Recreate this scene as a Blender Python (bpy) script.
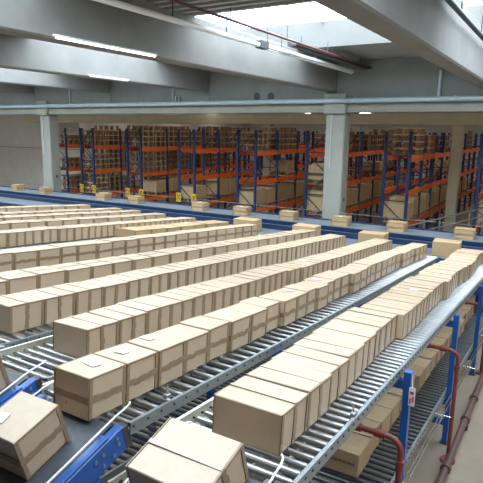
import bpy, math, random
import numpy as np
from mathutils import Matrix, Vector, Euler

random.seed(7)
scene = bpy.context.scene
for o in list(bpy.data.objects):
    bpy.data.objects.remove(o)
COL = scene.collection

# ------------------------------------------------------------------ camera
CAMH = 4.5
FPX, PITCH, ROLL, YAW, TILT = 530.47, .205211, .01373, .54412, .08605
CX = 241.5


def cam_axes():
    fh = np.array([math.cos(YAW), math.sin(YAW), 0]); up = np.array([0, 0, 1.])
    w = fh * math.cos(PITCH) - up * math.sin(PITCH)
    r = np.cross(w, up); r /= np.linalg.norm(r); u = np.cross(r, w)
    return (r * math.cos(ROLL) + u * math.sin(ROLL), -r * math.sin(ROLL) + u * math.cos(ROLL), w)


CR, CU, CW = cam_axes()


def ray(x, y):
    return CW * FPX + CR * (x - CX) - CU * (y - CX)


def at_x(x, y, X):            # pixel -> point on the plane X = const
    r = ray(x, y); p = r * (X / r[0]); return Vector((p[0], p[1], p[2] + CAMH))


def at_y(x, y, Y):            # pixel -> point on the plane Y = const
    r = ray(x, y); p = r * (Y / r[1]); return Vector((p[0], p[1], p[2] + CAMH))


def at_z(x, y, Z):            # pixel -> point on the plane Z = const
    r = ray(x, y); p = r * ((Z - CAMH) / r[2]); return Vector((p[0], p[1], Z))


cd = bpy.data.cameras.new('camera'); cam = bpy.data.objects.new('camera', cd); COL.objects.link(cam)
cam.matrix_world = Matrix(((CR[0], CU[0], -CW[0], 0), (CR[1], CU[1], -CW[1], 0), (CR[2], CU[2], -CW[2], CAMH), (0, 0, 0, 1)))
cd.sensor_width = 36; cd.lens = 36 * FPX / 483; cd.clip_end = 300
scene.camera = cam

# ------------------------------------------------------------------ world and exposure
wd = bpy.data.worlds.new('world'); scene.world = wd; wd.use_nodes = True
bg = wd.node_tree.nodes['Background']
bg.inputs[0].default_value = (1.0, .90, .74, 1); bg.inputs[1].default_value = .5
vs = scene.view_settings
vs.view_transform = 'Standard'; vs.look = 'None'; vs.gamma = 1; vs.exposure = .0; vs.use_curve_mapping = False
SKYLIGHT = 10.2

# ------------------------------------------------------------------ materials


def mat(name, col, rough=.6, metal=0., var=0., scale=8., bump=0., stretch=(1, 1, 1), objvar=0., spec=.5, coat=0., col2=None):
    m = bpy.data.materials.new(name); m.use_nodes = True
    nt = m.node_tree; N = nt.nodes; L = nt.links
    b = N['Principled BSDF']
    b.inputs['Roughness'].default_value = rough; b.inputs['Metallic'].default_value = metal
    b.inputs['Specular IOR Level'].default_value = spec
    if coat: b.inputs['Coat Weight'].default_value = coat
    c = tuple(col) + (1,)
    b.inputs['Base Color'].default_value = c
    src = None
    if var or bump:
        tc = N.new('ShaderNodeTexCoord'); mp = N.new('ShaderNodeMapping'); L.new(tc.outputs['Object'], mp.inputs[0])
        mp.inputs['Scale'].default_value = stretch
        nz = N.new('ShaderNodeTexNoise'); nz.inputs['Scale'].default_value = scale; nz.inputs['Detail'].default_value = 5
        nz.inputs['Roughness'].default_value = .6
        L.new(mp.outputs[0], nz.inputs['Vector'])
        cr = N.new('ShaderNodeValToRGB')
        lo = tuple(x * (1 - var) for x in col) if col2 is None else tuple(col2)
        hi = tuple(min(1, x * (1 + var)) for x in col)
        cr.color_ramp.elements[0].position = .3; cr.color_ramp.elements[1].position = .7
        cr.color_ramp.elements[0].color = lo + (1,); cr.color_ramp.elements[1].color = hi + (1,)
        L.new(nz.outputs['Fac'], cr.inputs[0]); src = cr.outputs[0]
        if bump:
            bp = N.new('ShaderNodeBump'); bp.inputs['Strength'].default_value = bump; bp.inputs['Distance'].default_value = .01
            L.new(nz.outputs['Fac'], bp.inputs['Height']); L.new(bp.outputs[0], b.inputs['Normal'])
    if objvar:
        oi = N.new('ShaderNodeObjectInfo'); hs = N.new('ShaderNodeHueSaturation')
        mr = N.new('ShaderNodeMapRange'); mr.inputs[3].default_value = 1 - objvar; mr.inputs[4].default_value = 1 + objvar
        L.new(oi.outputs['Random'], mr.inputs[0]); L.new(mr.outputs[0], hs.inputs['Value'])
        if src: L.new(src, hs.inputs['Color'])
        else: hs.inputs['Color'].default_value = c
        src = hs.outputs[0]
    if src: L.new(src, b.inputs['Base Color'])
    return m


def emit(name, col, s):
    m = bpy.data.materials.new(name); m.use_nodes = True; N = m.node_tree.nodes
    b = N['Principled BSDF']; b.inputs['Base Color'].default_value = (.8, .8, .8, 1)
    b.inputs['Emission Color'].default_value = tuple(col) + (1,); b.inputs['Emission Strength'].default_value = s
    return m


M = dict(
    card=mat('cardboard', (.495, .365, .248), .42, var=.06, scale=14, stretch=(1, 1, 6), objvar=.05, spec=.75),
    card_low=mat('brown_cardboard', (.44, .30, .16), .6, var=.07, scale=14, stretch=(1, 1, 6), objvar=.07, spec=.4),
    card_shade=mat('shaded_kraft', (.37, .26, .15), .65, var=.07, scale=14, stretch=(1, 1, 6), objvar=.07, spec=.4),  # carton colour darkened for the shade under the upper lane
    card_rack=mat('rack_cardboard', (.46, .33, .18), .8, var=.1, scale=6, objvar=.18),
    tape=mat('brown_tape', (.27, .18, .10), .35, var=.15, scale=30, spec=.5),
    tape_top=mat('clear_tape', (.45, .34, .24), .3, spec=.6),
    label=mat('white_paper', (.76, .76, .77), .5),
    ink=mat('black_ink', (.03, .025, .02), .7),
    redink=mat('red_ink', (.55, .22, .13), .7),
    galv=mat('galvanised_steel', (.29, .32, .335), .4, metal=.65, var=.14, scale=22, objvar=.04),
    bright=mat('polished_steel', (.74, .75, .76), .22, metal=1., objvar=.06),
    roller=mat('roller_steel', (.44, .445, .45), .36, metal=.95, objvar=.08),
    roller_low=mat('shaded_roller', (.13, .135, .14), .36, metal=.8, objvar=.1),  # roller steel with the lower lanes' shade put into its colour
    axle=mat('dark_axle', (.03, .03, .035), .5),
    cream=mat('cream_guide', (.66, .65, .55), .45, var=.05, scale=12),
    blue=mat('blue_paint', (.012, .088, .33), .35, var=.12, scale=9),
    blue_d=mat('conveyor_blue', (.008, .026, .068), .4, var=.12, scale=9),
    blue_r=mat('rack_blue', (.010, .032, .11), .5, var=.15, scale=9, objvar=.15),
    belt=mat('rubber_belt', (.055, .062, .075), .55, var=.15, scale=25),
    belt_g2=mat('dark_grey_belt', (.13, .15, .17), .5, var=.08, scale=5),
    belt_g=mat('grey_belt', (.17, .20, .225), .45, var=.08, scale=5),
    orange=mat('rack_orange', (.80, .15, .018), .5, var=.12, scale=6, objvar=.12),
    redpipe=mat('red_pipe', (.20, .036, .028), .45, var=.2, scale=14),
    redpipe2=mat('dark_sprinkler_pipe', (.10, .025, .02), .5, var=.2, scale=10),
    brownpipe=mat('floor_pipe_paint', (.10, .05, .045), .5, var=.2, scale=10),
    conc=mat('concrete', (.20, .195, .185), .85, var=.12, scale=1.3, bump=.1),
    conc2=mat('pale_concrete', (.30, .298, .26), .85, var=.08, scale=1.6, bump=.1),
    conc3=mat('tan_concrete', (.45, .42, .31), .85, var=.08, scale=1.6),
    wallp=mat('panel_paint', (.215, .23, .222), .85, var=.10, scale=1.1),
    curb=mat('curb_concrete', (.16, .16, .15), .85, var=.05, scale=2),
    creamw=mat('cream_paint', (.74, .73, .67), .7, var=.04, scale=2),
    wallw=mat('white_wall', (.64, .64, .62), .85, var=.06, scale=1.4),
    floor=mat('screed_floor', (.25, .195, .145), .6, var=.16, scale=1.7, bump=.05),
    ceil=mat('ceiling_sheet', (.33, .335, .33), .7, var=.08, scale=3),
    pipe=mat('pale_blue_pipe', (.42, .52, .55), .4, var=.06, scale=5),
    white=mat('white_enamel', (.80, .81, .80), .35),
    dark=mat('dark_metal', (.05, .05, .055), .5),
    wood_d=mat('pallet_block_wood', (.26, .165, .10), .9, var=.3, scale=9),
    wood=mat('pallet_wood', (.46, .32, .20), .85, var=.3, scale=9, objvar=.4),
    yellow=mat('yellow_sign', (.75, .47, .02), .5),
    sky=emit('skylight_glazing', (.745, .885, 1.0), SKYLIGHT),
    rack_fill=emit('rack_fill_glow', (1.0, .94, .84), 2.9),  # glow of the added panes that brighten the rack hall
    tube=emit('tube_light', (1, .97, .9), 9.),
    red=mat('red_print', (.6, .05, .05), .5),
)

# ------------------------------------------------------------------ mesh helpers


class MB:
    def __init__(s): s.v = []; s.f = []; s.mi = []; s.sm = []

    def poly(s, pts, faces, mi=0, sm=False):
        k = len(s.v); s.v += [tuple(p) for p in pts]
        for f in faces: s.f.append([k + i for i in f]); s.mi.append(mi); s.sm.append(sm)
        return s

    def box(s, x0, x1, y0, y1, z0, z1, mi=0):
        pts = [(x, y, z) for x in (x0, x1) for y in (y0, y1) for z in (z0, z1)]
        return s.poly(pts, [(0, 1, 3, 2), (4, 6, 7, 5), (0, 4, 5, 1), (2, 3, 7, 6), (0, 2, 6, 4), (1, 5, 7, 3)], mi)

    def cbox(s, x0, x1, y0, y1, z0, z1, c=.01, mi=0, jit=0.):
        # chamfered box: each corner becomes three vertices
        pts = []; idx = {}
        J = {}
        for i, sx in enumerate((x0, x1)):
            for j, sy in enumerate((y0, y1)):
                for k, sz in enumerate((z0, z1)):
                    d = [random.uniform(-jit, jit) for _ in range(3)]
                    if k == 0: d[2] = 0
                    a = (sx + (c if i == 0 else -c), sy + (c if j == 0 else -c), sz + (c if k == 0 else -c))
                    for ax in range(3):
                        p = list(a); p[ax] = (sx, sy, sz)[ax]
                        idx[(i, j, k, ax)] = len(pts); pts.append(tuple(p[q] + d[q] for q in range(3)))
        F = []
        I = lambda i, j, k, ax: idx[(i, j, k, ax)]
        for t in (0, 1):
            a = [I(t, 0, 0, 0), I(t, 1, 0, 0), I(t, 1, 1, 0), I(t, 0, 1, 0)]; F.append(a if t else a[::-1])
            a = [I(0, t, 0, 1), I(1, t, 0, 1), I(1, t, 1, 1), I(0, t, 1, 1)]; F.append(a[::-1] if t else a)
            a = [I(0, 0, t, 2), I(1, 0, t, 2), I(1, 1, t, 2), I(0, 1, t, 2)]; F.append(a if t else a[::-1])
        for p in (0, 1):
            for q in (0, 1):
                F.append([I(p, q, 0, 0), I(p, q, 1, 0), I(p, q, 1, 1), I(p, q, 0, 1)] if (p ^ q) else [I(p, q, 0, 1), I(p, q, 1, 1), I(p, q, 1, 0), I(p, q, 0, 0)])
                F.append([I(p, 0, q, 0), I(p, 1, q, 0), I(p, 1, q, 2), I(p, 0, q, 2)] if not (p ^ q) else [I(p, 0, q, 2), I(p, 1, q, 2), I(p, 1, q, 0), I(p, 0, q, 0)])
                F.append([I(0, p, q, 1), I(1, p, q, 1), I(1, p, q, 2), I(0, p, q, 2)] if (p ^ q) else [I(0, p, q, 2), I(1, p, q, 2), I(1, p, q, 1), I(0, p, q, 1)])
        for i in (0, 1):
            for j in (0, 1):
                for k in (0, 1):
                    a = [I(i, j, k, 0), I(i, j, k, 1), I(i, j, k, 2)]
                    F.append(a if (i + j + k) % 2 else a[::-1])
        return s.poly(pts, F, mi)

    def cyl(s, a, b, r, n=12, mi=0, cap=True, sm=True):
        a = Vector(a); b = Vector(b); d = (b - a).normalized()
        t = Vector((0, 0, 1)) if abs(d.z) < .9 else Vector((1, 0, 0))
        x = d.cross(t).normalized(); y = d.cross(x)
        pts = [p + x * (r * math.cos(2 * math.pi * i / n)) + y * (r * math.sin(2 * math.pi * i / n)) for p in (a, b) for i in range(n)]
        s.poly(pts, [(i, (i + 1) % n, n + (i + 1) % n, n + i) for i in range(n)], mi, sm)
        if cap: s.poly(pts, [tuple(range(n))[::-1], tuple(range(n, 2 * n))], mi)
        return s

    def tube(s, path, r, n=8, mi=0):
        path = [Vector(p) for p in path]; rings = []; prev = None
        for i, p in enumerate(path):
            d = (path[min(i + 1, len(path) - 1)] - path[max(i - 1, 0)]).normalized()
            if prev is None:
                t = Vector((0, 0, 1)) if abs(d.z) < .9 else Vector((1, 0, 0)); x = d.cross(t).normalized()
            else:
                x = (prev - d * prev.dot(d)).normalized()
            prev = x; y = d.cross(x)
            rings.append([p + x * (r * math.cos(2 * math.pi * k / n)) + y * (r * math.sin(2 * math.pi * k / n)) for k in range(n)])
        pts = [q for R in rings for q in R]; F = []
        for i in range(len(path) - 1):
            for k in range(n):
                F.append((i * n + k, i * n + (k + 1) % n, (i + 1) * n + (k + 1) % n, (i + 1) * n + k))
        s.poly(pts, F, mi, True)
        m = len(path) - 1
        s.poly(pts, [tuple(range(n))[::-1], tuple(m * n + k for k in range(n))], mi)
        return s

    def mesh(s, name, mats):
        me = bpy.data.meshes.new(name); me.from_pydata(s.v, [], s.f)
        for m in (mats if isinstance(mats, (list, tuple)) else [mats]): me.materials.append(M[m] if isinstance(m, str) else m)
        me.polygons.foreach_set('material_index', s.mi); me.polygons.foreach_set('use_smooth', s.sm)
        me.update(); return me

    def build(s, name, mats, parent=None, loc=None):
        return link(name, s.mesh(name, mats), parent, loc)


def link(name, me, parent=None, loc=None):
    o = bpy.data.objects.new(name, me); COL.objects.link(o)
    if parent: o.parent = parent
    if loc is not None: o.location = loc
    return o


def empty(name, loc=(0, 0, 0), rot=(0, 0, 0)):
    o = bpy.data.objects.new(name, None); COL.objects.link(o); o.location = loc; o.rotation_euler = rot
    o.empty_display_size = .2; return o


def tag(o, label, cat, group=None):
    o['label'] = label; o['category'] = cat
    if group: o['group'] = group
    return o


def struct(o): o['kind'] = 'structure'; return o


def box_obj(name, m, x0, x1, y0, y1, z0, z1, parent=None, c=0):
    """box object whose origin is the centre of its base"""
    cx, cy = (x0 + x1) / 2, (y0 + y1) / 2
    b = MB()
    (b.cbox if c else b.box)(x0 - cx, x1 - cx, y0 - cy, y1 - cy, 0, z1 - z0, *([c] if c else []))
    return b.build(name, m, parent, (cx, cy, z0))


def text_mesh(txt, size, name):
    cu = bpy.data.curves.new(name, 'FONT'); cu.body = txt; cu.size = size; cu.align_x = 'CENTER'; cu.align_y = 'CENTER'; cu.extrude = .001
    o = bpy.data.objects.new(name, cu); COL.objects.link(o)
    dg = bpy.context.evaluated_depsgraph_get(); dg.update()
    me = bpy.data.meshes.new_from_object(o.evaluated_get(dg)); me.name = name
    bpy.data.objects.remove(o); me.materials.clear(); return me


ORD = ['zeroth', 'first', 'second', 'third', 'fourth', 'fifth', 'sixth', 'seventh', 'eighth', 'ninth', 'tenth', 'eleventh', 'twelfth', 'thirteenth',
       'fourteenth', 'fifteenth', 'sixteenth', 'seventeenth', 'eighteenth', 'nineteenth', 'twentieth'] + \
      ['twenty-' + x for x in ('first', 'second', 'third', 'fourth', 'fifth', 'sixth', 'seventh', 'eighth', 'ninth')] + ['thirtieth'] + \
      ['thirty-' + x for x in ('first', 'second', 'third', 'fourth', 'fifth', 'sixth', 'seventh', 'eighth', 'ninth')] + ['fortieth']

# ------------------------------------------------------------------ lane frame: lanes fall away from the camera by TILT
S = 1.8
CA, SA = math.cos(TILT), math.sin(TILT)


def lane(u, v, h, d=1.0):       # u along the lane, v to the left, h above the rollers (u, v, d in units of S; h in metres)
    return Vector((u * S * CA + (h - d * S) * SA, v * S, CAMH - u * S * SA + (h - d * S) * CA))


# ------------------------------------------------------------------ the building
fl = struct(box_obj('floor', 'floor', -14, 60, -14, 46, -.3, 0))
XW = 17.0          # plane of the girder wall
BEAMS = [(-8.15, 5.5), (-3.15, 5.6), (1.85, 5.70), (6.73, 5.81), (11.8, 5.94), (16.85, 6.02), (21.8, 6.10), (26.8, 6.2)]
ZC = 6.75
BW = .38
for i, (y, zb) in enumerate(BEAMS):
    if i == 0: continue
    nm = ['', 'grey concrete roof beam out of frame past the right corner', 'grey concrete roof beam crossing the top right corner', 'long grey concrete roof beam with conduit and strip light, from upper left to column',
          'second concrete roof beam from upper left, tube light under its edge', 'third concrete roof beam ending left of middle above the pipe',
          'lowest short concrete roof beam at the far left', 'concrete roof beam hidden farthest left'][i]
    b = MB(); b.cbox(-7.9, XW - .02, 0, BW, 0, ZC - zb, .03)
    tag(b.build('concrete_beam', 'conc', None, (0, y, zb)), nm, 'beam')
# ceiling: slabs between the skylight strips, ribbed sheet under the near ones
ce = struct(empty('ceiling', (0, 10, ZC)))
for k, (x0, x1, rib) in enumerate([(-8, 2.2, 0), (5.2, 9.2, 1), (14.0, XW + .4, 0)]):
    b = MB(); b.box(x0, x1, -16, 22, 0, .2)
    b.build('slab', 'ceil', ce)
    if rib:
        rb = MB(); x = x0 + .1
        while x < x1 - .1:
            rb.box(x, x + .12, -16, 22, -.05, 0); x += .3
        o = rb.build('sheet_rib', 'ceil', ce); o['kind'] = 'stuff'
# skylights: curbs, mullions and one pane per field
pane_me = MB().box(-.6, .6, -2.4, 2.4, 0, .02).mesh('pane', 'sky')
for wi, (x0, x1) in enumerate([(9.2, 14.0), (2.2, 5.2)]):  # second strip is unseen, placed to light the near cartons
    w = struct(empty('window_%d' % (wi + 1), ((x0 + x1) / 2, 10, ZC)))
    hw = (x1 - x0) / 2
    cb = MB(); cb.box(hw - .03, hw, -16, 22, -.01, .68); cb.build('curb', 'curb', w)
    cb = MB(); cb.box(-hw - .12, -hw, -16, 22, .2, .68); cb.build('curb', 'creamw', w)
    for yy in (-16, 21.9):
        cb = MB(); cb.box(-hw, hw, yy, yy + .1, .2, .68); cb.build('curb', 'creamw', w)
    mu = MB().box(-hw, hw, -.03, .03, 0, .07).mesh('mullion', 'white')
    tr = MB().box(-.02, .02, -16, 22, 0, .05).mesh('transom', 'white')
    n = 19
    pm = MB().box(-hw / 2 + .02, hw / 2 - .02, -.97, .97, 0, .02).mesh('pane', 'sky')
    for k in range(n + 1): link('mullion', mu, w, (0, -16 + 2 * k, .62))
    link('transom', tr, w, (0, 0, .64))
    for k in range(n):
        for q in (-1, 1): link('pane', pm, w, (q * hw / 2, -15 + 2 * k, .66))
# far wall above the girder: precast panels, then girder and ledge
wf = struct(empty('wall_far', (XW, 10, 0)))
for k, (y, zb) in enumerate(BEAMS[:-1]):
    y1 = BEAMS[k + 1][0]
    b = MB(); b.cbox(0, .3, y + .012 - 10, y1 - .012 - 10, 5.5, ZC, .012); b.build('panel', 'wallp', wf)
b = MB(); b.box(.03, .27, -18, 20, 5.5, ZC); b.build('joint_backing', 'dark', wf)
gd = MB(); gd.cbox(-.05, .45, -18.1, 24, 0, .36, .02)
tag(gd.build('girder', 'conc2', None, (XW, 10, 5.14)), 'pale concrete girder spanning above the racks, below the blue pipe', 'girder')
# round openings in the wall
for px in (257, 271):
    p = at_x(px, 96.5, XW)
    c = MB(); c.cyl((-.012, 0, 0), (.02, 0, 0), .13, 16); c.cyl((-.03, 0, 0), (-.012, 0, 0), .10, 16)
    o = c.build('vent_cap', 'dark', wf, (0, p.y - 10, p.z))
# columns under the girder
def column(name, x, y0, y1, z1, m, label, dx=.55, cap=True):
    t = empty(name, (x, (y0 + y1) / 2, 0)); w = (y1 - y0) / 2
    b = MB(); b.cbox(0, dx, -w, w, 0, z1, .035); b.build('shaft', m, t)
    if cap:
        b = MB(); b.cbox(-.13, -.06, -w - .06, w + .06, z1 - .05, z1 + .62, .03); b.build('corbel', m, t)
        b = MB(); b.cyl((dx * .5, -w - .01, 2.25), (dx * .5, -w + .01, 2.25), .07, 12); b.build('lifting_hole', 'dark', t)
        b = MB(); b.cyl((-.02, w * .35, 3.3), (-.02, w * .35, z1), .02, 8); b.build('conduit', 'pipe', t)
    tag(t, label, 'column'); return t
column('concrete_column', XW - .02, 6.38, 7.05, 5.14, 'conc2', 'pale concrete column rising behind the conveyor, right of the photo middle')
column('concrete_column', XW - .02, 20.85, 21.5, 5.14, 'conc2', 'pale concrete column at the left beside the plain wall')
column('concrete_column', 24.0, 12.92, 13.32, 4.86, 'conc3', 'slim pale column standing among the racks left of the big column', .4, False)
column('concrete_column', 24.0, 3.84, 4.28, 4.86, 'conc3', 'slim pale column standing among the racks at the right', .4, False)
column('concrete_column', 38.0, 13.3, 13.7, 5.0, 'conc3', 'thin distant column deep in the racks right of the big column', .4, False)
g2 = MB(); g2.cbox(-.2, .2, -20, 24, 0, .5, .02)
tag(g2.build('girder', 'conc3', None, (24.2, 8, 4.86)), 'tan concrete girder above the racks behind the first girder', 'girder')
struct(box_obj('wall_left', 'wallw', 25.4, 25.8, 28.2, 46, 0, 7))
b = MB(); b.box(-.02, 0, 28.3, 45.9, 0, .03); b.build('panel_joint', 'dark', bpy.data.objects['wall_left'], (-.2, -37.1, 3.1))
struct(box_obj('wall_near', 'wallp', -8.3, -8, -6, 46, 0, 7))  # unseen wall added to keep light off the carton fronts
struct(box_obj('wall_back', 'wallw', 56, 56.4, -14, 46, 0, 7))
struct(box_obj('wall_side', 'wallw', 25.8, 56, 33, 33.3, 0, 7))
rc = struct(box_obj('ceiling_rack_hall', 'ceil', XW + .3, 56.4, -14, 46, 6.6, 6.8)); rc.name = 'ceiling.001'
# long pale pipe in front of the girder
t = empty('wall_pipe', (XW - .22, 10, 5.5))
MB().cyl((0, -17, 0), (0, 23, 0), .075, 12).build('pipe', 'pipe', t)
for k in range(-16, 23, 3):
    b = MB(); b.box(-.03, .16, k - .03, k + .03, -.1, -.06); b.box(-.03, .03, k - .03, k + .03, -.1, .09); b.build('bracket', 'pipe', t)
tag(t, 'long pale blue pipe running along the girder', 'pipe')
# short vertical pipes on the wall
for i, (px, y0, y1) in enumerate([(69, 88, 104), (173, 86, 104), (441, 70, 100), (175.5, 96, 104), (179, 96, 104)]):
    a = at_x(px, y0, XW - .06); c = at_x(px, y1, XW - .06)
    b = MB(); b.cyl((0, 0, 0), (0, 0, a.z - c.z), .03 if px != 441 else .05, 8)
    tag(b.build('vertical_conduit', 'pipe', None, (XW - .06, a.y, c.z)), ['thin wall conduit above the pipe at far left', 'thin wall conduit above the pipe left of middle', 'thicker conduit up the wall at the right',
        'short conduit stub on the pipe, left one of a close pair', 'short conduit stub on the pipe, right one of a close pair'][i], 'pipe')
# overhead services along the long beam
ca = at_y(180, 22, 6.1); cb_ = at_y(353, 71.5, 6.1); cm_ = at_y(265, 47, 6.1)
t = empty('beam_conduit', (ca.x - 2.5, 6.1, ca.z))
MB().cyl((0, 0, 0), (cm_.x - ca.x + 2.5, 0, 0), .05, 10).build('pipe', 'white', t)
for k in range(4): MB().cyl((.6 + k * 1.7, 0, 0), (.6 + k * 1.7, 0, ZC - ca.z), .012, 6).build('hanger', 'dark', t)
tag(t, 'white conduit hung beside the top of the long roof beam', 'pipe')
t = empty('strip_light', (cm_.x, 6.1, ca.z)); Ls = cb_.x - cm_.x
b = MB(); b.cbox(.05, Ls, -.055, .055, -.02, .06, .01); b.build('housing', 'white', t)
b = MB(); b.cyl((.1, 0, -.04), (Ls - .1, 0, -.04), .025, 10); b.build('tube', 'white', t)
for x in (.8, 2.8, 4.8): MB().cyl((x, 0, .06), (x, 0, ZC - ca.z), .012, 6).build('hanger', 'dark', t)
b = MB(); b.box(-.3, .04, -.08, .08, -.06, .09); b.build('end_box', 'dark', t)
tag(t, 'long unlit white strip light hanging in front of the long roof beam', 'lamp')
ra = at_y(180, 2.5, 5.55); rb_ = at_y(300, 43.5, 5.55); re_ = at_y(372, 67.5, 5.55)
t = empty('sprinkler_pipe', (ra.x - 1.5, 5.55, rb_.z))
MB().cyl((0, 0, 0), (re_.x - ra.x + 1.5, 0, 0), .026, 10).build('pipe', 'redpipe2', t)
for k in range(4): MB().cyl((.7 + k * 2.3, 0, .03), (.7 + k * 2.3, 0, ZC - rb_.z), .01, 6).build('hanger', 'dark', t)
tag(t, 'dark red sprinkler pipe under the roof beside the skylight', 'pipe')
ta = at_y(292, 45, 5.75); tb = at_y(374, 70, 5.75)
t = empty('cable_tray', (ta.x, 5.75, ta.z - .02)); Lt = min(tb.x, XW - .1) - ta.x
b = MB(); b.box(0, Lt, -.12, .12, 0, .02); b.box(0, Lt, -.12, -.1, 0, .1); b.box(0, Lt, .1, .12, 0, .1); b.build('tray', 'dark', t)
for k in range(3): MB().cyl((.5 + Lt * .4 * k, 0, .02), (.5 + Lt * .4 * k, 0, ZC - ta.z), .012, 6).build('hanger', 'dark', t)
tag(t, 'dark cable tray hung between the red pipe and the strip light', 'cable tray')
ka = at_y(449, 0, 1.7); kb = at_y(483, 38, 1.7)  # dark rod added for the shadow along the beam's top edge
t = empty('beam_conduit', (ka.x - 2, 1.7, ka.z))
MB().cyl((0, 0, 0), (9.5, 0, 0), .045, 10).build('pipe', 'dark', t)
for k in range(4): MB().cyl((.8 + k * 2.2, 0, 0), (.8 + k * 2.2, 0, ZC - ka.z), .012, 6).build('hanger', 'dark', t)
tag(t, 'dark rod standing in for the shadowed top edge of the top right roof beam', 'pipe')
# tube lights under beams
for (yb, zb, xa, xb, lab) in [(6.73, 5.81, 5.6, 7.9, 'lit tube light along the lower edge of the long roof beam'), (11.8, 5.94, 11.0, 12.6, 'short unlit tube light below the second roof beam at left')]:
    t = empty('tube_lamp', ((xa + xb) / 2, yb - .07, zb + .02)); L2 = (xb - xa) / 2
    MB().cbox(-L2, L2, -.03, .03, 0, .03, .006).build('housing', 'white', t)
    MB().cyl((-L2 + .04, 0, -.014), (L2 - .04, 0, -.014), .014, 8).build('tube', 'tube' if yb < 8 else 'white', t)
    tag(t, lab, 'lamp')

# ------------------------------------------------------------------ roller lanes
ROWS = [  # name, rails v0, v1, row near v, width, first u, length, height, kind, roller pitch, individually built rollers, lane start u
    ('A', .632, 1.195, .755, .285, 1.615, .236, .160, 'cross', .0605, True, 1.50),
    ('B', 1.335, 1.86, 1.475, .195, 1.392, .203, .173, 'band', .085, True, 1.482),
    ('C', 1.93, 2.37, 1.965, .245, 1.832, .226, .163, 'cross', .062, True, 1.57),
    ('D', 2.48, 2.98, 2.61, .24, 1.857, .232, .163, 'cross', .085, True, 1.6),
    ('K', 3.08, 3.58, 3.20, .24, 2.02, .245, .160, 'plain', .085, False, 1.6),
    ('E', 4.00, 4.45, 4.11, .20, 2.45, .25, .166, 'band', .085, False, 1.8),
    ('L', 4.55, 5.06, 4.65, .33, 5.13, .31, .160, 'plain', .085, False, 2.4),
    ('F', 5.16, 5.66, 5.29, .235, 3.25, .234, .163, 'cross', .085, False, 2.6),
    ('G', 5.95, 6.42, 6.05, .24, 3.75, .275, .160, 'plain', .085, False, 3.0),
    ('H', 6.55, 6.98, 6.66, .22, 4.1, .275, .160, 'plain', .085, False, 3.2),
    ('I', 7.05, 7.50, 7.16, .22, 4.4, .275, .160, 'plain', .085, False, 3.4),
    ('J', 7.86, 8.36, 7.98, .24, 5.0, .30, .160, 'plain', .085, False, 4.0),
]
UEND = 7.56
roller_cache = {}


def roller_mesh(w, rm='roller'):
    k = (round(w, 3), rm)
    if k not in roller_cache:
        b = MB(); b.cyl((0, .03, 0), (0, w - .03, 0), .0235, 12, 0); b.cyl((0, 0, 0), (0, w, 0), .009, 6, 1, False)
        roller_cache[k] = b.mesh('roller', [rm, 'axle'])
    return roller_cache[k]


def roller_lane(label, v0, v1, u0, u1, pitch, single, d=1.0, cat='conveyor', dots=True, grp='gravity roller lanes'):
    o = lane(u0, v0, 0, d); t = empty('roller_lane', o, (0, TILT, 0)); Ln = (u1 - u0) * S; w = (v1 - v0) * S
    # right rail: C channel seen from outside, left rail: cream guide
    b = MB(); b.box(0, Ln, 0, .006, -.088, .004); b.box(0, Ln, .006, .028, -.002, .004); b.box(0, Ln, .006, .045, -.088, -.082)
    rr = b.build('side_rail', 'galv', t)
    b = MB(); b.box(0, Ln, w - .006, w, -.088, .04); b.box(0, Ln, w - .045, w - .006, -.088, -.082); b.box(0, Ln, w - .025, w - .006, .034, .04)
    b.build('guide_rail', 'cream', t)
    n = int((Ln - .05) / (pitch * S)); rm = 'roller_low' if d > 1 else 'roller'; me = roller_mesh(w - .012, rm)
    if single:
        for k in range(n + 1): link('roller', me, t, (.03 + k * pitch * S, .006, -.0245))
        bt = MB()
        for k in range(n + 1): bt.cyl((.03 + k * pitch * S, -.006, -.029), (.03 + k * pitch * S, 0, -.029), .011, 6)
        q = bt.build('axle_bolts', 'dark', rr); q['kind'] = 'stuff'
    else:
        b = MB()
        for k in range(n + 1):
            x = .03 + k * pitch * S; b.cyl((x, .03, -.0245), (x, w - .03, -.0245), .0235, 8)
        q = b.build('roller_bed', rm, t); q['kind'] = 'stuff'
    tag(t, label, cat, grp); return t


ROWNAME = {'A': 'nearest right upper row', 'B': 'second upper row from right', 'C': 'third upper row from right', 'D': 'fourth upper row from right', 'K': 'fifth upper row from right',
           'E': 'sixth upper row from right', 'L': 'short brown seventh row', 'F': 'eighth upper row from right', 'G': 'ninth upper row from right', 'H': 'tenth upper row from right',
           'I': 'eleventh upper row from right', 'J': 'farthest left upper row'}
for (nm, v0, v1, vn, wd_, uf, ln, hh, kind, pitch, single, us) in ROWS:
    roller_lane('gravity roller lane carrying the ' + ROWNAME[nm] + ' of cartons', v0, v1, us, UEND, pitch, single)
D2 = 1.67
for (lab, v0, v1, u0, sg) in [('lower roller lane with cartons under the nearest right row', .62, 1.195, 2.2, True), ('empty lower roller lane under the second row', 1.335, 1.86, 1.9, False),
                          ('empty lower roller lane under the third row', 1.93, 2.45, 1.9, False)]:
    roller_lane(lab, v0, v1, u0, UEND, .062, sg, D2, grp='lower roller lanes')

# ------------------------------------------------------------------ cartons
cm_cache = {}


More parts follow.
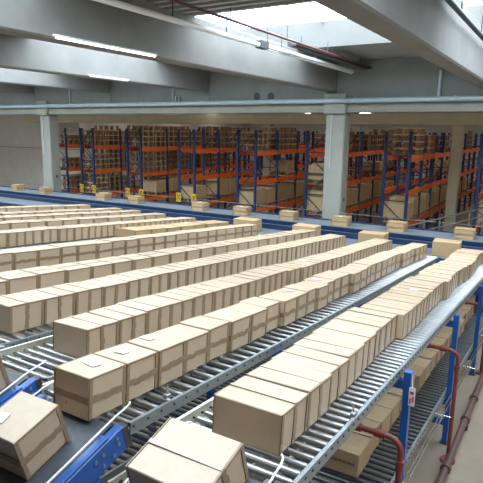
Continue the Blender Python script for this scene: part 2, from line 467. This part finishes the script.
def carton_meshes(L, W, H, kind, var, body='card'):
    k = (round(L, 3), round(W, 3), round(H, 3), kind, var, body)
    if k in cm_cache: return cm_cache[k]
    b = MB(); b.cbox(-L / 2, L / 2, -W / 2, W / 2, 0, H, .006, 0, .005)
    # flap seam along the top, across the lane
    body_me = b.mesh('carton', body)
    t = MB(); e = .0065; l2, w2 = L / 2 + e, W / 2 + e
    tw = .022
    def strip(x0, x1, y0, y1, z0, z1, mi=0): t.box(x0, x1, y0, y1, z0, z1, mi)
    for sy in (-1, 1):          # taped edge seams on the two long sides
        ya, yb = sorted((sy * W / 2, sy * w2))
        strip(-L / 2, -L / 2 + .03, ya, yb, .004, H - .002); strip(L / 2 - .03, L / 2, ya, yb, .004, H - .002)
        strip(-L / 2 + .03, L / 2 - .03, ya, yb, H - .018, H - .002)
        if kind == 'cross':     # centre seam, wavy
            n = 5; zz = [.004 + (H - .024) * q / n for q in range(n + 1)]; off = random.uniform(-.008, .008)
            for q in range(n):
                a = off + random.uniform(-.006, .006); strip(a - tw, a + tw + random.uniform(-.004, .006), ya, yb, zz[q], zz[q + 1])
    if kind == 'cross':
        strip(-.016, .016, -W / 2, W / 2, H, H + e, 1)
    if kind == 'band':
        z = H * .46
        n = 5
        for sy in (-1, 1):
            ya, yb = sorted((sy * W / 2, sy * w2))
            for q in range(n):
                a = -L / 2 + .03 + (L - .06) * q / n; c = random.uniform(-.008, .008); strip(a, a + (L - .06) / n, ya, yb, z - .024 + c, z + .024 + c + random.uniform(-.005, .005))
        for sx in (-1, 1):
            xa, xb = sorted((sx * L / 2, sx * l2))
            strip(xa, xb, -W / 2, W / 2, z - .026, z + .026)
    if kind == 'plain':
        strip(-L / 2, L / 2, -.014, .014, H - .004, H + e, 1)
        for sx in (-1, 1):
            xa, xb = sorted((sx * L / 2, sx * (L / 2 - .010))); strip(xa, xb, -w2, w2, H - .006, H + e, 1)
    tape_me = t.mesh('tape', ['tape', 'tape_top'])
    cm_cache[k] = (body_me, tape_me); return cm_cache[k]


label_me = MB().box(-.042, .042, -.06, .06, 0, .003).mesh('label_sticker', 'label')


def carton(pos, rot, L, W, H, kind, label, group, var=0, sticker=0., body='card', cat='box'):
    bm_, tm = carton_meshes(L, W, H, kind, var, body)
    o = link('carton', bm_); o.matrix_world = Matrix.Translation(pos) @ rot.to_4x4()
    if kind != 'none': link('tape', tm, o)
    if sticker:
        s = link('label_sticker', label_me, o, (random.uniform(-.3, .3) * L * .3, random.uniform(-.15, .3) * W, H + .0068)); s.rotation_euler.z = random.uniform(-.2, .2)
    tag(o, label, cat, group); return o


TY = Matrix.Rotation(TILT, 3, 'Y')
KDESC = {'cross': 'centre-taped carton', 'band': 'tape-banded carton', 'plain': 'plain-sided carton'}
FRONT = {}
for (nm, v0, v1, vn, wd_, uf, ln, hh, kind, pitch, single, us) in ROWS:
    u = uf; k = 0; off = 0.; end = 7.53
    while u + ln * .8 < end:
        k += 1
        L = ln * (random.uniform(.96, 1.03) if k > 1 else 1.)
        if nm in 'BE' and k > 3: L *= random.choice([1, 1, .82, .8])
        H = hh + random.uniform(-.003, .003)
        if k == 1: off = 0
        elif nm == 'A':
            off = {2: .0, 3: .012, 4: .02, 5: .03, 6: .045, 7: .05, 8: .01, 9: .012, 10: .02, 11: .028, 12: .03, 13: .036, 14: .006}.get(k, .012 + .02 * math.sin(k * .9))
        elif random.random() < .3: off = random.uniform(-.022, .022)
        else: off += random.uniform(-.006, .006)
        gap = .007 if random.random() < .8 else .014
        jit = random.uniform(-.012, .012)
        pos = lane(u + L / 2, vn + wd_ / 2 + off, .003)
        lab = '%s, %s from near end of %s' % (KDESC[kind], ORD[k], ROWNAME[nm])
        st = (nm == 'B' and k <= 3) or random.random() < .08
        o = carton(pos, TY @ Matrix.Rotation(jit, 3, 'Z'), L * S, wd_ * S, H * S, kind, lab, 'cartons of the ' + ROWNAME[nm], k % 4, st, 'card_low' if nm == 'L' else 'card')
        if k == 1: FRONT[nm] = o
        u += L + gap
# faint red print on the front of the first carton with bands
fb = FRONT['B']
b = MB()
for q in range(6): b.box(-.0015, 0, -.07 + q * .022, -.055 + q * .022, .065, .065 + random.choice([.015, .025, .03]))
b.build('red_print', 'redink', fb, (-.203 * S / 2, 0, 0))
# cartons of the lower lane
u = 2.76; k = 0; off = 0
while u < 7.3:
    k += 1; L = .235; 
    if random.random() < .3: off = random.uniform(-.03, .03)
    if k == 1: off = 0
    pos = lane(u + L / 2, .80 + .15 + off, .003, D2)
    o = carton(pos, TY @ Matrix.Rotation(random.uniform(-.03, .03), 3, 'Z'), L * S, .30 * S, .14 * S, 'plain' if k > 1 else 'none', 'brown carton, %s from the near end of the lower lane' % ORD[k], 'cartons on the lower lane', k % 4, 0, 'card_shade')
    if k == 1:
        tm = text_mesh('MADE IN CHINA', .040, 'print'); tm.materials.append(M['ink'])
        q = link('print', tm, o, (-L * S / 2 - .001, -.09, .13)); q.rotation_euler = (math.pi / 2, 0, -math.pi / 2)
    u += L + (.005 if random.random() < .75 else .03)

# ------------------------------------------------------------------ inclined belt feeders at the near end
BETA = math.radians(15)
RB = Matrix.Rotation(-BETA, 3, 'Y')
bolt_me = MB().cyl((0, -.008, 0), (0, 0, 0), .014, 8).mesh('bolt', 'galv')


def feeder(label, v0, v1, ua):
    o = lane(ua, v0, 0); t = empty('belt_feeder', o, (0, -BETA, 0)); w = (v1 - v0) * S; Lb = 2.2
    b = MB(); b.box(-Lb, -.03, .08, w - .08, -.03, 0); b.cyl((-.03, .08, -.03), (-.03, w - .08, -.03), .03, 12)
    b.build('belt', 'belt', t)
    for side, y0 in (('right', 0.), ('left', w - .07)):
        b = MB(); b.cbox(-Lb, .02, y0, y0 + .07, -.20, -.005, .008)
        f = b.build('side_frame', 'blue', t)
        b = MB(); b.box(-Lb, -.12, y0 + .005, y0 + .065, -.005, .012); b.build('cover_strip', 'blue', f)
        if side == 'right':
            for (x, z) in [(-.06, -.05), (-.06, -.10), (-.12, -.15), (-.2, -.07), (-.27, -.07), (-.22, -.15), (-.5, -.16), (-.75, -.1), (-1., -.16)]:
                link('bolt', bolt_me, f, (x, 0, z))
            b = MB(); b.box(.0, .05, -.004, .07, -.2, -.02); b.build('end_plate', 'dark', f)
        # guide rod: follows the belt, then flattens on to the lane and hooks inward
        yy = y0 + (.055 if side == 'right' else .015); sg = 1 if side == 'right' else -1
        path = [(-Lb, yy, .05), (-.2, yy, .055), (.02, yy, .058), (.1, yy + sg * .004, .046), (.17, yy + sg * .02, .028), (.21, yy + sg * .05, .012)]
        b = MB(); b.tube(path, .0075, 8); b.build('guide_rod', 'white', t)
        for x in (-1.4, -.7, -.15):
            b = MB(); b.cyl((x, yy, 0), (x, yy, .05), .007, 6); b.build('rod_post', 'bright', t)
    # drive bracket below the right frame
    b = MB(); b.box(-.75, -.28, -.02, .03, -.36, -.2); b.box(-.75, -.28, -.1, -.02, -.36, -.345); br = b.build('drive_bracket', 'blue', t)
    b = MB(); b.cyl((-.7, -.05, -.24), (-.3, -.05, -.22), .014, 8); b.build('tension_rod', 'galv', br)
    b = MB(); b.cyl((-.62, -.09, -.3), (-.62, -.02, -.3), .045, 12); b.build('hub', 'dark', br)
    # leg
    for y0 in (.0, w - .07):
        for x in (-1.9, -.45):
            zl = o.z + x * math.sin(BETA) - .2
            b = MB(); b.box(-.03, .03, -.03, .03, -zl, 0); lg = b.build('leg', 'blue', t)
            lg.location = (x, y0 + .035, -.19); lg.rotation_euler = (0, BETA, 0)
    tag(t, label, 'conveyor', 'inclined belt feeders'); return t


feeder('dark inclined belt with blue frame feeding the nearest right lane', .66, 1.16, 1.455)
feeder('dark inclined belt with blue frame feeding the second lane', 1.345, 1.83, 1.44)
feeder('dark inclined belt with blue frame feeding the third lane, far left', 1.97, 2.40, 1.53)


def on_belt(ua, s, v, h):
    o = lane(ua, v, 0); return o + Vector((s * S * math.cos(BETA) - h * math.sin(BETA), 0, s * S * math.sin(BETA) + h * math.cos(BETA)))


carton(on_belt(1.455, -.128, .925, .003), RB @ Matrix.Rotation(.0, 3, 'Z'), .235 * S, .29 * S, .155 * S, 'cross', 'tilted carton with centre tape riding up the belt at the bottom middle', 'cartons on the belts', 90, 0)
pb = carton(on_belt(1.44, -.237, 1.583, .003), RB @ Matrix.Rotation(.03, 3, 'Z'), .205 * S, .20 * S, .172 * S, 'band', 'tilted carton with tape band on the dark belt at bottom left', 'cartons on the belts', 91, 1)
[c for c in pb.children if c.name.startswith('label')][0].location = (-.06, .10, .172 * S + .0068)
carton(on_belt(1.53, -.18, 2.17, .003), RB, .22 * S, .24 * S, .165 * S, 'cross', 'tilted carton cut off by the left edge of the photo', 'cartons on the belts', 92, 0)

# ------------------------------------------------------------------ support frames
POSTS_V = [.598, 1.265, 1.895, 2.425, 3.03, 3.8, 4.5, 5.11, 5.8, 6.485, 7.015, 7.68, 8.40]
for fi, u in enumerate([2.85, 4.38, 5.88, 7.3]):
    base = lane(u, .598, 0); t = empty('support_frame', (base.x, base.y, 0)); zt = base.z
    for k, v in enumerate(POSTS_V):
        if u < 2 and v > 3: break
        y = (v - .598) * S
        b = MB(); b.box(-.04, .04, -.035, .035, .012, zt - .03)
        p = b.build('post', 'blue', t, (0, y, 0))
        MB().box(-.07, .07, -.06, .06, 0, .012).build('foot_plate', 'dark', p)
    ym = (POSTS_V[-1] - .598) * S if u > 2 else 2.43 * S
    for z in (zt - .22, zt - 1.2 - .22 - .0, .28):
        b = MB(); b.box(-.03, .03, .035, ym, z, z + .09); b.build('cross_beam', 'blue', t)
    tag(t, 'blue steel support frame under the roller lanes, %s from the near end' % ORD[fi + 1], 'frame', 'blue support frames')
# small tag hung on a post
tp = lane(2.85, .575, -.06)
t = empty('hanging_tag', tp + Vector((-.06, -.02, -.10)))
b = MB(); b.box(-.003, .003, -.03, .03, -.19, 0); b.build('card', 'label', t)
b = MB(); b.box(-.0055, -.003, -.018, .018, -.07, -.04); b.box(-.0055, -.003, -.02, -.004, -.15, -.09); b.box(-.0055, -.003, .006, .02, -.17, -.11); b.build('red_marks', 'red', t)
MB().cyl((0, 0, 0), (.05, .02, .12), .003, 6).build('string', 'white', t)
tag(t, 'small white tag with red marks hanging from a blue post', 'tag')
# galvanised latch on the right rail, and one on the second lane
for (u, v, lab) in [(2.06, .635, 'small metal latch on the right rail of the nearest lane'), (1.72, 1.35, 'small metal latch on the rail of the second lane')]:
    t = empty('rail_latch', lane(u, v, .036), (0, TILT, 0))
    MB().cbox(-.03, .03, -.02, .02, 0, .03, .004).build('clamp', 'galv', t)
    MB().cyl((0, 0, .02), (.03, .02, .08), .008, 8).build('pin', 'bright', t)
    tag(t, lab, 'latch')

# ------------------------------------------------------------------ pipes on the right
def arc(c, a, b, r, n=6):   # quarter bend centred at c from direction a to direction b
    c = Vector(c); a = Vector(a); b = Vector(b)
    return [c + a * (r * math.cos(math.pi / 2 * i / n)) + b * (r * math.sin(math.pi / 2 * i / n)) for i in range(n + 1)]


for i, (u, px, lab) in enumerate([(2.48, 0, 'red pipe with elbow in front of the nearest blue post'), (4.12, 0, 'red pipe with elbow beside the second blue post'), (5.95, 0, 'red pipe standing at the right edge of the photo')]):
    b0 = lane(u, .525, 0); z = b0.z - .43
    t = empty('red_sprinkler_riser', (b0.x, b0.y, 0)); r = .027
    path = [(0, 1.0, z)] + arc((0, .12, z - .12), (0, 0, 1), (0, -1, 0), .12) + [(0, 0, .02)]
    MB().tube(path, r, 10).build('pipe', 'redpipe', t)
    MB().cyl((0, .14, z), (0, .24, z), .038, 12).build('coupling', 'redpipe', t)
    MB().cyl((0, .36, z), (0, .42, z), .038, 12).build('coupling', 'redpipe', t)
    MB().cyl((0, 0, z - .28), (0, 0, z - .2), .037, 12).build('coupling', 'redpipe', t)
    MB().cyl((0, 0, 0), (0, 0, .03), .1, 14).build('foot_flange', 'redpipe', t)
    tag(t, lab, 'pipe', 'red risers at the right')
# floor pipe
fa = at_z(440, 483, .12); fb2 = at_z(480, 384, .12); d = (fb2 - fa).normalized(); s0 = fa - d * 1.5; Lp = 14
t = empty('floor_pipe', (s0.x, s0.y, .14), (0, 0, math.atan2(d.y, d.x)))
MB().cyl((0, 0, 0), (Lp, 0, 0), .047, 12).build('pipe', 'brownpipe', t)
for px, py in ((465, 419), (473, 398), (446, 468)):
    q = (at_z(px, py, .14) - s0).dot(d); MB().cyl((q - .04, 0, 0), (q + .03, 0, 0), .068, 14).build('flange', 'brownpipe', t)
for k in range(6): MB().box(.8 + k * 2.4, .88 + k * 2.4, -.05, .05, -.14, -.04).build('pipe_foot', 'dark', t)
tag(t, 'brown red pipe running low over the floor at bottom right', 'pipe')
# twin wire rails outside the lower lane
t = empty('wire_rail', lane(2.2, .572, .02, D2), (0, TILT, 0))
for y in (0, -.04): MB().cyl((0, y, 0), (9.4, y, 0), .008, 8).build('rod', 'bright', t)
for k in range(5):
    x = .9 + k * 2.2
    MB().cyl((x, -.13, -.012), (x, .06, -.012), .011, 8).build('cross_pin', 'bright', t)
tag(t, 'twin bright steel rods with cross pins outside the lower lane', 'rail')

# ------------------------------------------------------------------ cross conveyors at the far end
t = empty('takeaway_conveyor', (14.0, 12, 0))
MB().box(-.5, .5, -13, 18, 1.46, 1.5).build('belt', 'belt_g2', t)
MB().cbox(-.58, -.5, -13, 18, 1.30, 1.5, .008).build('side_frame', 'blue_d', t)
MB().cbox(.5, .58, -13, 18, 1.30, 1.66, .008).build('side_frame', 'blue_d', t)
for k in range(11):
    for x in (-.54, .54): MB().box(x - .04, x + .04, -12.5 + 3 * k, -12.42 + 3 * k, 0, 1.32).build('leg', 'blue_d', t)
tag(t, 'grey takeaway conveyor with blue sides at the foot of the lanes', 'conveyor')
t = empty('main_conveyor', (15.5, 13, 0))
MB().box(-.46, .5, -15, 20, 1.66, 1.7).build('belt', 'belt_g', t)
MB().cbox(-.54, -.46, -15, 20, 1.42, 1.71, .008).build('side_frame', 'blue_d', t)
MB().cbox(.5, .58, -15, 20, 1.42, 1.74, .008).build('side_frame', 'blue_d', t)
for k in range(12):
    for x in (-.5, .54): MB().box(x - .04, x + .04, -14.4 + 3 * k, -14.32 + 3 * k, 0, 1.43).build('leg', 'blue_d', t)
for k in range(40):
    y = -14.2 + k * .86; MB().box(-.548, -.54, y, y + .3, 1.52, 1.56).build('plate', 'galv', t)
tag(t, 'long grey main conveyor with dark blue sides in front of the racks', 'conveyor')
t = empty('sensor_rail', (16.2, 13, 0))
MB().cyl((0, -15, 1.95), (0, 20, 1.95), .007, 6).build('rod', 'galv', t)
for k in range(24): MB().cyl((0, -14.6 + 1.5 * k, 0), (0, -14.6 + 1.5 * k, 1.95), .01, 6).build('post', 'galv', t)
tag(t, 'thin wire guard rail behind the main conveyor', 'rail')
MC = [(12, 24, 190, ''), (39, 52, 193, ''), (96.6, 110.7, 199.6, ''), (129, 143.5, 202, ''), (193, 208, 209, ''), (234, 250.4, 213, ''), (280, 297.7, 218, ''), (332.5, 350.5, 224, ''), (388.4, 406, 230, ''), (455.6, 474, 238, '')]
for k, (x0, x1, yb, _) in enumerate(MC):
    ya = at_x((x0 + x1) / 2, yb - 4, 15.42).y
    W = .52 if k > 1 else .42
    carton(Vector((15.42, ya, 1.703)), Matrix.Rotation(math.pi / 2 + random.uniform(-.06, .06), 3, 'Z'), W, .38, .27, 'band', 'small carton riding the main conveyor, %s from the left' % ORD[k + 1], 'cartons on the main conveyor', 100, random.random() < .5, 'card_low')
for k, (x0, x1, lab) in enumerate([(8.55, 7.8, 'left'), (6.55, 5.85, 'second from left'), (4.58, 3.88, 'third from left'), (2.66, 2.02, 'right')]):
    carton(Vector((13.86, (x0 + x1) / 2, 1.503)), Matrix.Rotation(math.pi / 2 + .02 * k, 3, 'Z'), x0 - x1, .46, .37, 'none', 'brown carton at the lane ends on the takeaway conveyor, ' + lab, 'cartons on the takeaway conveyor', 101 + k, 0, 'card_low')
# guard rail at the right
p1 = at_x(408, 226, 16.6); p2 = at_x(484, 208, 19.6)
t = empty('guard_rail', (p1.x, p1.y, 0)); dv = p2 - p1
for dz in (0, -.28): MB().cyl((0, 0, p1.z + dz), (dv.x, dv.y, p2.z + dz), .022, 8).build('rail', 'galv', t)
for k in range(6):
    f = k / 5; zz = p1.z + (p2.z - p1.z) * f; MB().cyl((dv.x * f, dv.y * f, 0), (dv.x * f, dv.y * f, zz), .022, 8).build('post', 'galv', t)
tag(t, 'galvanised guard rail between conveyor and racks at the right', 'rail')

# ------------------------------------------------------------------ pallet racks
LEV = [1.15, 2.4, 3.65]
BAY = 2.0; DEP = 1.0; X0 = 20.0
up_me = MB().box(-.04, .04, -.05, .05, 0, 4.55).mesh('upright', 'blue_r')
bm_me = MB().box(.05, BAY - .05, -.025, .025, -.19, 0).mesh('beam', 'orange')
br = MB()
for k in range(5):
    z = .3 + k * .85; a, c = ((.05, DEP - .05) if k % 2 else (DEP - .05, .05)); br.cyl((0, a, z), (0, c, z + .8), .02, 6)
    br.box(-.02, .02, .05, DEP - .05, z - .02, z + .02)
br_me = br.mesh('brace', 'blue_r')
dk = MB()
for k in range(6): dk.box(.08 + k * .31, .18 + k * .31, .03, DEP - .03, 0, .015)
dk_me = dk.mesh('deck', 'galv')
# stack of empty pallets: every pallet of a stack has boards and blocks
def pallet_stack(n, L=.86, D=1.0, h=.262):
    b = MB(); z = 0
    for q in range(n):
        for y in (-D / 2, -.06, D / 2 - .12):
            for x in (-L / 2, -.05, L / 2 - .1): b.box(x, x + .1, y, y + .12, z + .03, z + h - .03, 1)
        for x in (-L / 2, -.05, L / 2 - .1): b.box(x, x + .1, -D / 2, D / 2, z, z + .03)
        for q2 in range(4): y = -D / 2 + q2 * (D - .14) / 3; b.box(-L / 2, L / 2, y, y + .14, z + h - .03, z + h)
        z += h + .003
    return b.mesh('pallet_stack', ['wood', 'wood_d'])
ps = {n: pallet_stack(n - 1) for n in (3, 4, 5)}
def crate_load(L, D, H, n):
    t = MB(); nx = n
    for q in range(nx):
        w = L / nx; t.cbox(-L / 2 + q * w + .006, -L / 2 + (q + 1) * w - .006, -D / 2, D / 2, .14, H * random.uniform(.92, 1), .012)
    return t
RACKS = [(23.25, 1, 'far left short'), (21.2, 8, 'second from left'), (17.9, 10, 'third from left'), (14.65, 11, 'fourth from left'), (11.4, 11, 'fifth from left'), (8.1, 11, 'sixth from left'), (4.9, 11, 'seventh from left'), (1.6, 11, 'eighth from left')]
pal_me = pallet_stack(1, .86, 1.0, .19)
nload = 0
for ri, (y0, nb, rn) in enumerate(RACKS):
    t = empty('pallet_rack', (X0, y0, 0))
    for k in range(nb + 1):
        for y in (.05, DEP - .05): link('upright', up_me, t, (k * BAY, y, 0))
        link('brace', br_me, t, (k * BAY, 0, 0))
    for k in range(nb):
        for z in LEV:
            for y in (.02, DEP - .02): link('beam', bm_me, t, (k * BAY, y, z))
    tag(t, 'blue and orange pallet rack running into the hall, ' + rn, 'rack', 'pallet racks')
    for k in range(min(nb, 7 if ri > 3 else 4)):
        for li, z in enumerate(LEV):
            for s in range(2):
                x = X0 + k * BAY + .52 + s * .95; y = y0 + DEP / 2
                where = '%s slot of %s bay, %s level, rack %s' % (['front', 'rear'][s], ORD[k + 1], ['bottom', 'middle', 'top'][li], rn)
                r = random.random()
                if ri == 0:
                    if r < .75:
                        tag(link('pallet_stack', ps[3 if li else 4], None, (x, y, z + .002)), 'pallet stack, ' + where, 'pallets', 'pallet stacks in the racks')
                    continue
                left = ri <= 2
                if li == 2 or (left and (li == 1 or ri == 1)):
                    if r < (.95 if li == 2 else .8) and not (li == 2 and ri > 2 and r < .62):
                        tag(link('pallet_stack', ps[random.choice([4, 5] if li == 2 else [4, 5])], None, (x, y, z + .002)), 'pallet stack, ' + where, 'pallets', 'pallet stacks in the racks')
                elif li == 0:
                    if r < .85:
                        L, D, H = random.choice([.8, .84]), .95, random.uniform(.7, .97)
                        e = empty('pallet_load', (x, y, z + .002)); link('pallet', pal_me, e)
                        crate_load(L, D, H, 1).build('carton_block', 'card_rack', e, (0, 0, .055))
                        tag(e, 'big brown carton on pallet, ' + where, 'box', 'carton loads in the racks')
                elif r < .12:
                    H = random.uniform(.4, .8); e = empty('pallet_load', (x, y, z + .002)); link('pallet', pal_me, e)
                    crate_load(.8, .9, H, 2).build('carton_block', 'card_rack', e, (0, 0, .055))
                    tag(e, 'brown cartons on pallet, ' + where, 'box', 'carton loads in the racks')
    # number plates at the rack end
    if 1 <= ri <= 3:
        for q, y in enumerate((DEP - .05, .05)):
            sg = empty('aisle_sign', (X0 - .06, y0 + y, 1.38))
            MB().box(-.006, .006, -.14, .14, -.22, .22).build('plate', 'yellow', sg)
            tm = text_mesh(['D', 'D', 'D', 'B', 'X', 'X'][(ri - 1) * 2 + q], .36, 'letter'); tm.materials.append(M['ink'])
            l = link('letter', tm, sg, (-.0075, 0, 0)); l.rotation_euler = (math.pi / 2, 0, -math.pi / 2)
            tag(sg, 'yellow aisle sign on the %s post of rack %s' % (['left', 'right'][q], rn), 'sign', 'yellow aisle signs')
# lamps over the rack aisles, mostly unseen ones added to light the racks
for k, (x, y) in enumerate([(23, 16.4), (32, 19.6), (30, 10), (40, 13), (27, 3.4), (34, 3.4), (42, 6.7), (20.5, 25.6), (28, 13.1), (36, 6.7)]):
    t = empty('tube_lamp', (x, y, 5.6)); 
    MB().cbox(-1.2, 1.2, -.08, .08, 0, .07, .01).build('housing', 'white', t); MB().cyl((-1.15, 0, -.03), (1.15, 0, -.03), .03, 8).build('tube', 'tube', t)
    for q in (-1, 1): MB().cyl((q, 0, .07), (q, 0, 1.0), .01, 6).build('hanger', 'dark', t)
    tag(t, 'lit tube lamp over the rack aisles, %s from the front' % ORD[k + 1], 'lamp', 'tube lamps over the racks')

# unseen glowing panes added under the rack hall ceiling to brighten the racks
for wi, xw in enumerate((20.5, 27, 34, 41, 48)):
    w = struct(empty('window_%d' % (wi + 3), (xw, 10, 6.52)))
    pm = MB().box(-.6, .6, -1.2, 1.2, 0, .02).mesh('pane', 'rack_fill')
    for k in range(11): link('pane', pm, w, (0, -10 + k * 3.25 + .9, .04))
    MB().box(-.68, .68, -12, 25, .06, .08).build('frame', 'white', w)
